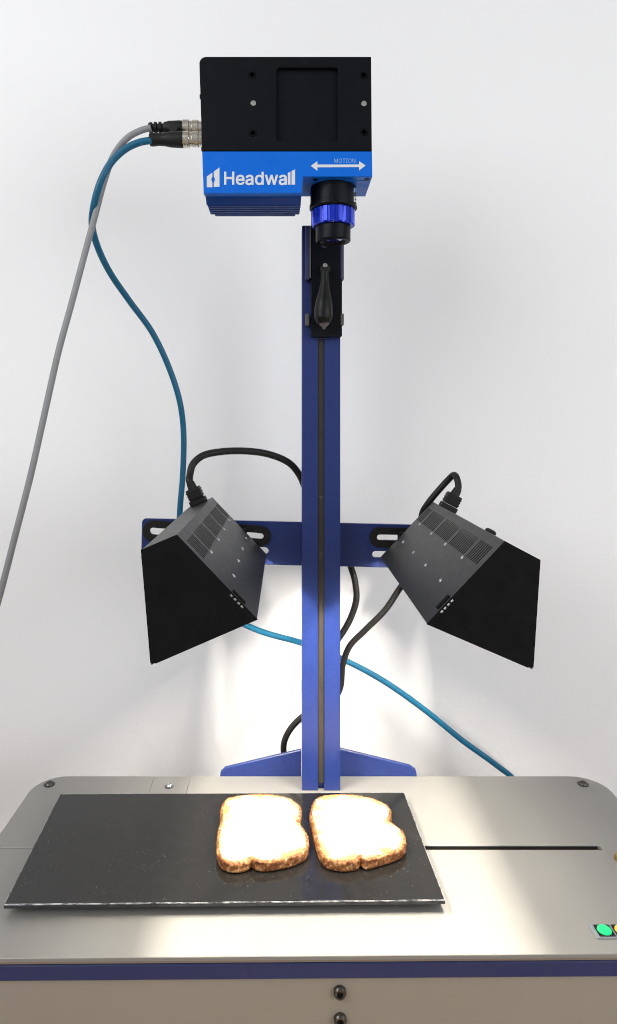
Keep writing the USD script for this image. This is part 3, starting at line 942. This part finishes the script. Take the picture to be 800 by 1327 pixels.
def plug(t, v, y, ribs):
    part(t, 'plug_nut', along(262, 0, v, y, [(262, 0), (262, 17), (258, 17), (257.5, 19.5), (250, 19.5), (249.5, 18), (246, 18), (245.5, 21), (238, 21), (237, 18), (237, 0)]), M['nickel'], 25)
    if ribs:
        prof = [(237, 0), (237, 17.5), (234, 18.5), (219, 17), (213, 14), (212, 11), (210, 11), (209.5, 15), (206.5, 15), (206, 10.5), (204, 10.5), (203.5, 14.5), (200.5, 14.5), (200, 10),
                (198, 10), (197.5, 14), (194, 13.5), (192.5, 10), (192.5, 0)]
    else:
        prof = [(239, 0), (239, 20.5), (236, 21), (222, 20), (213, 16.5), (206, 15.5), (198, 17.5), (195, 17), (194, 13), (194, 0)]
    g = part(t, 'plug_grip', along(prof[0][0], 0, v, y, prof), M['rubber'], 30)
    if ribs:
        q = P(224, v, y - .0102)
        rh = [(0, 6.0), (8, 0), (0, -6.0), (-8, 0)]
        part(g, 'grip_pad', prism([(a / F * y, b / F * y) for a, b in rh], 0, .0022, (q, (1, 0, 0), (0, 0, 1), (0, 1, 0)), .0005), M['rubber'])


plug(grey, 165.5, cy + .008, True)
ty = .885
teal, p = cable('teal_cable', 'teal cable curving from the sensor head behind the cross bar and out to the right',
                [(197, 181.5, ty), (182, 184, ty), (164, 192, ty), (146, 208, ty), (131, 234, ty), (122, 265, ty + .01), (119.5, 292, ty + .03), (126, 318, ty + .05), (142, 352, ty + .08), (168, 390, ty + .115), (197, 430, ty + .145),
                 (219, 476, ty + .165), (233, 520, ty + .175), (238, 560, ty + .185), (237, 615, ty + .19), (233, 668, ty + .19), (234, 720, ty + .19), (256, 772, ty + .19), (330, 815, ty + .19), (393, 834, ty + .19),
                 (450, 857, ty + .20), (498, 883, ty + .21), (548, 918, ty + .22), (600, 960, ty + .232), (640, 989, ty + .24), (668, 1012, ty + .245), (700, 1060, ty + .25)], .00465, M['cable_teal'])
plug(teal, 180.5, ty + .004, False)


def lead(name, label, lamp_, pts, r=.0048):
    cpt, n_out, ev = lamp_
    t, p = cable(name, label, pts, r, M['cable_black'], group='black leads of the two lamps')
    pts_ = [cpt + n_out * d for d in (.0078, .0235, .0245, .030)]
    g = part(t, 'plug', prism(rrect(-.0105, .0105, -.0085, .0085, .002, 4), 0, .0165, (cpt + n_out * .0078, ev, (0, 1, 0), n_out), .0012), M['rubber'])
    for k in range(3):
        part(g, 'plug_ridge', prism(rrect(-.0112, .0112, -.0092, .0092, .002, 4), 0, .0018, (cpt + n_out * (.0106 + .0042 * k), ev, (0, 1, 0), n_out), .0005), M['rubber'])
    part(g, 'strain_relief', lathe([(0, 0), (0, .0068), (.009, .0058), (.0095, 0)], cpt + n_out * .0245, n_out, 24), M['rubber'])
    return t


def uvy(p):
    return (CU + p[0] * F / p[1], CV + (CAMZ - p[2]) * F / p[1], p[1])


a = lampL[0] + lampL[1] * .026
b = lampL[0] + lampL[1] * .036
lead('lamp_lead', 'black lead arching from the top of the left lamp to behind the column', lampL,
     [uvy(a), uvy(b), (246.5, 614, .99), (250, 602, .995), (262, 591, 1.0), (285, 585.5, 1.01), (320, 584.5, 1.02), (350, 589, 1.028), (375, 600, 1.032), (388, 615, 1.036), (396, 634, 1.04), (404, 665, 1.046), (410, 720, 1.05),
      (424, 735, 1.052)], .0053)
a = lampR[0] + lampR[1] * .026
b = lampR[0] + lampR[1] * .035
lead('lamp_lead', 'black lead looping from the top of the right lamp down towards the column', lampR,
     [uvy(a), uvy(b), (592, 619, .99), (588.5, 615.5, .998), (581, 622, 1.005), (570, 634, 1.008), (556, 651, 1.012), (548, 664, 1.019), (544, 690, 1.044), (530, 744, 1.054), (516, 766, 1.055), (499, 791, 1.055), (472, 818, 1.055), (453, 838, 1.054), (444.5, 862, 1.053),
      (441, 892, 1.052), (428, 912, 1.052), (398, 925, 1.052), (378, 943, 1.052), (368.5, 962, 1.054), (368, 985, 1.058), (366, 1010, 1.06), (368, 1060, 1.06)])
t, p = cable('power_cable', 'short black cable hanging below the cross bar just right of the column',
             [(448, 700, 1.05), (453, 728, 1.05), (460, 752, 1.05), (462, 776, 1.05), (455, 800, 1.05), (446, 817, 1.05), (436, 832, 1.049), (428, 850, 1.049)], .0050, M['cable_black'], group=None)
part(t, 'cable_clip', bx(p[0][0] - .008, p[0][0] + .008, CBY + .0071, 1.056, p[0][2] - .006, p[0][2] + .010, .001), M['rubber'])
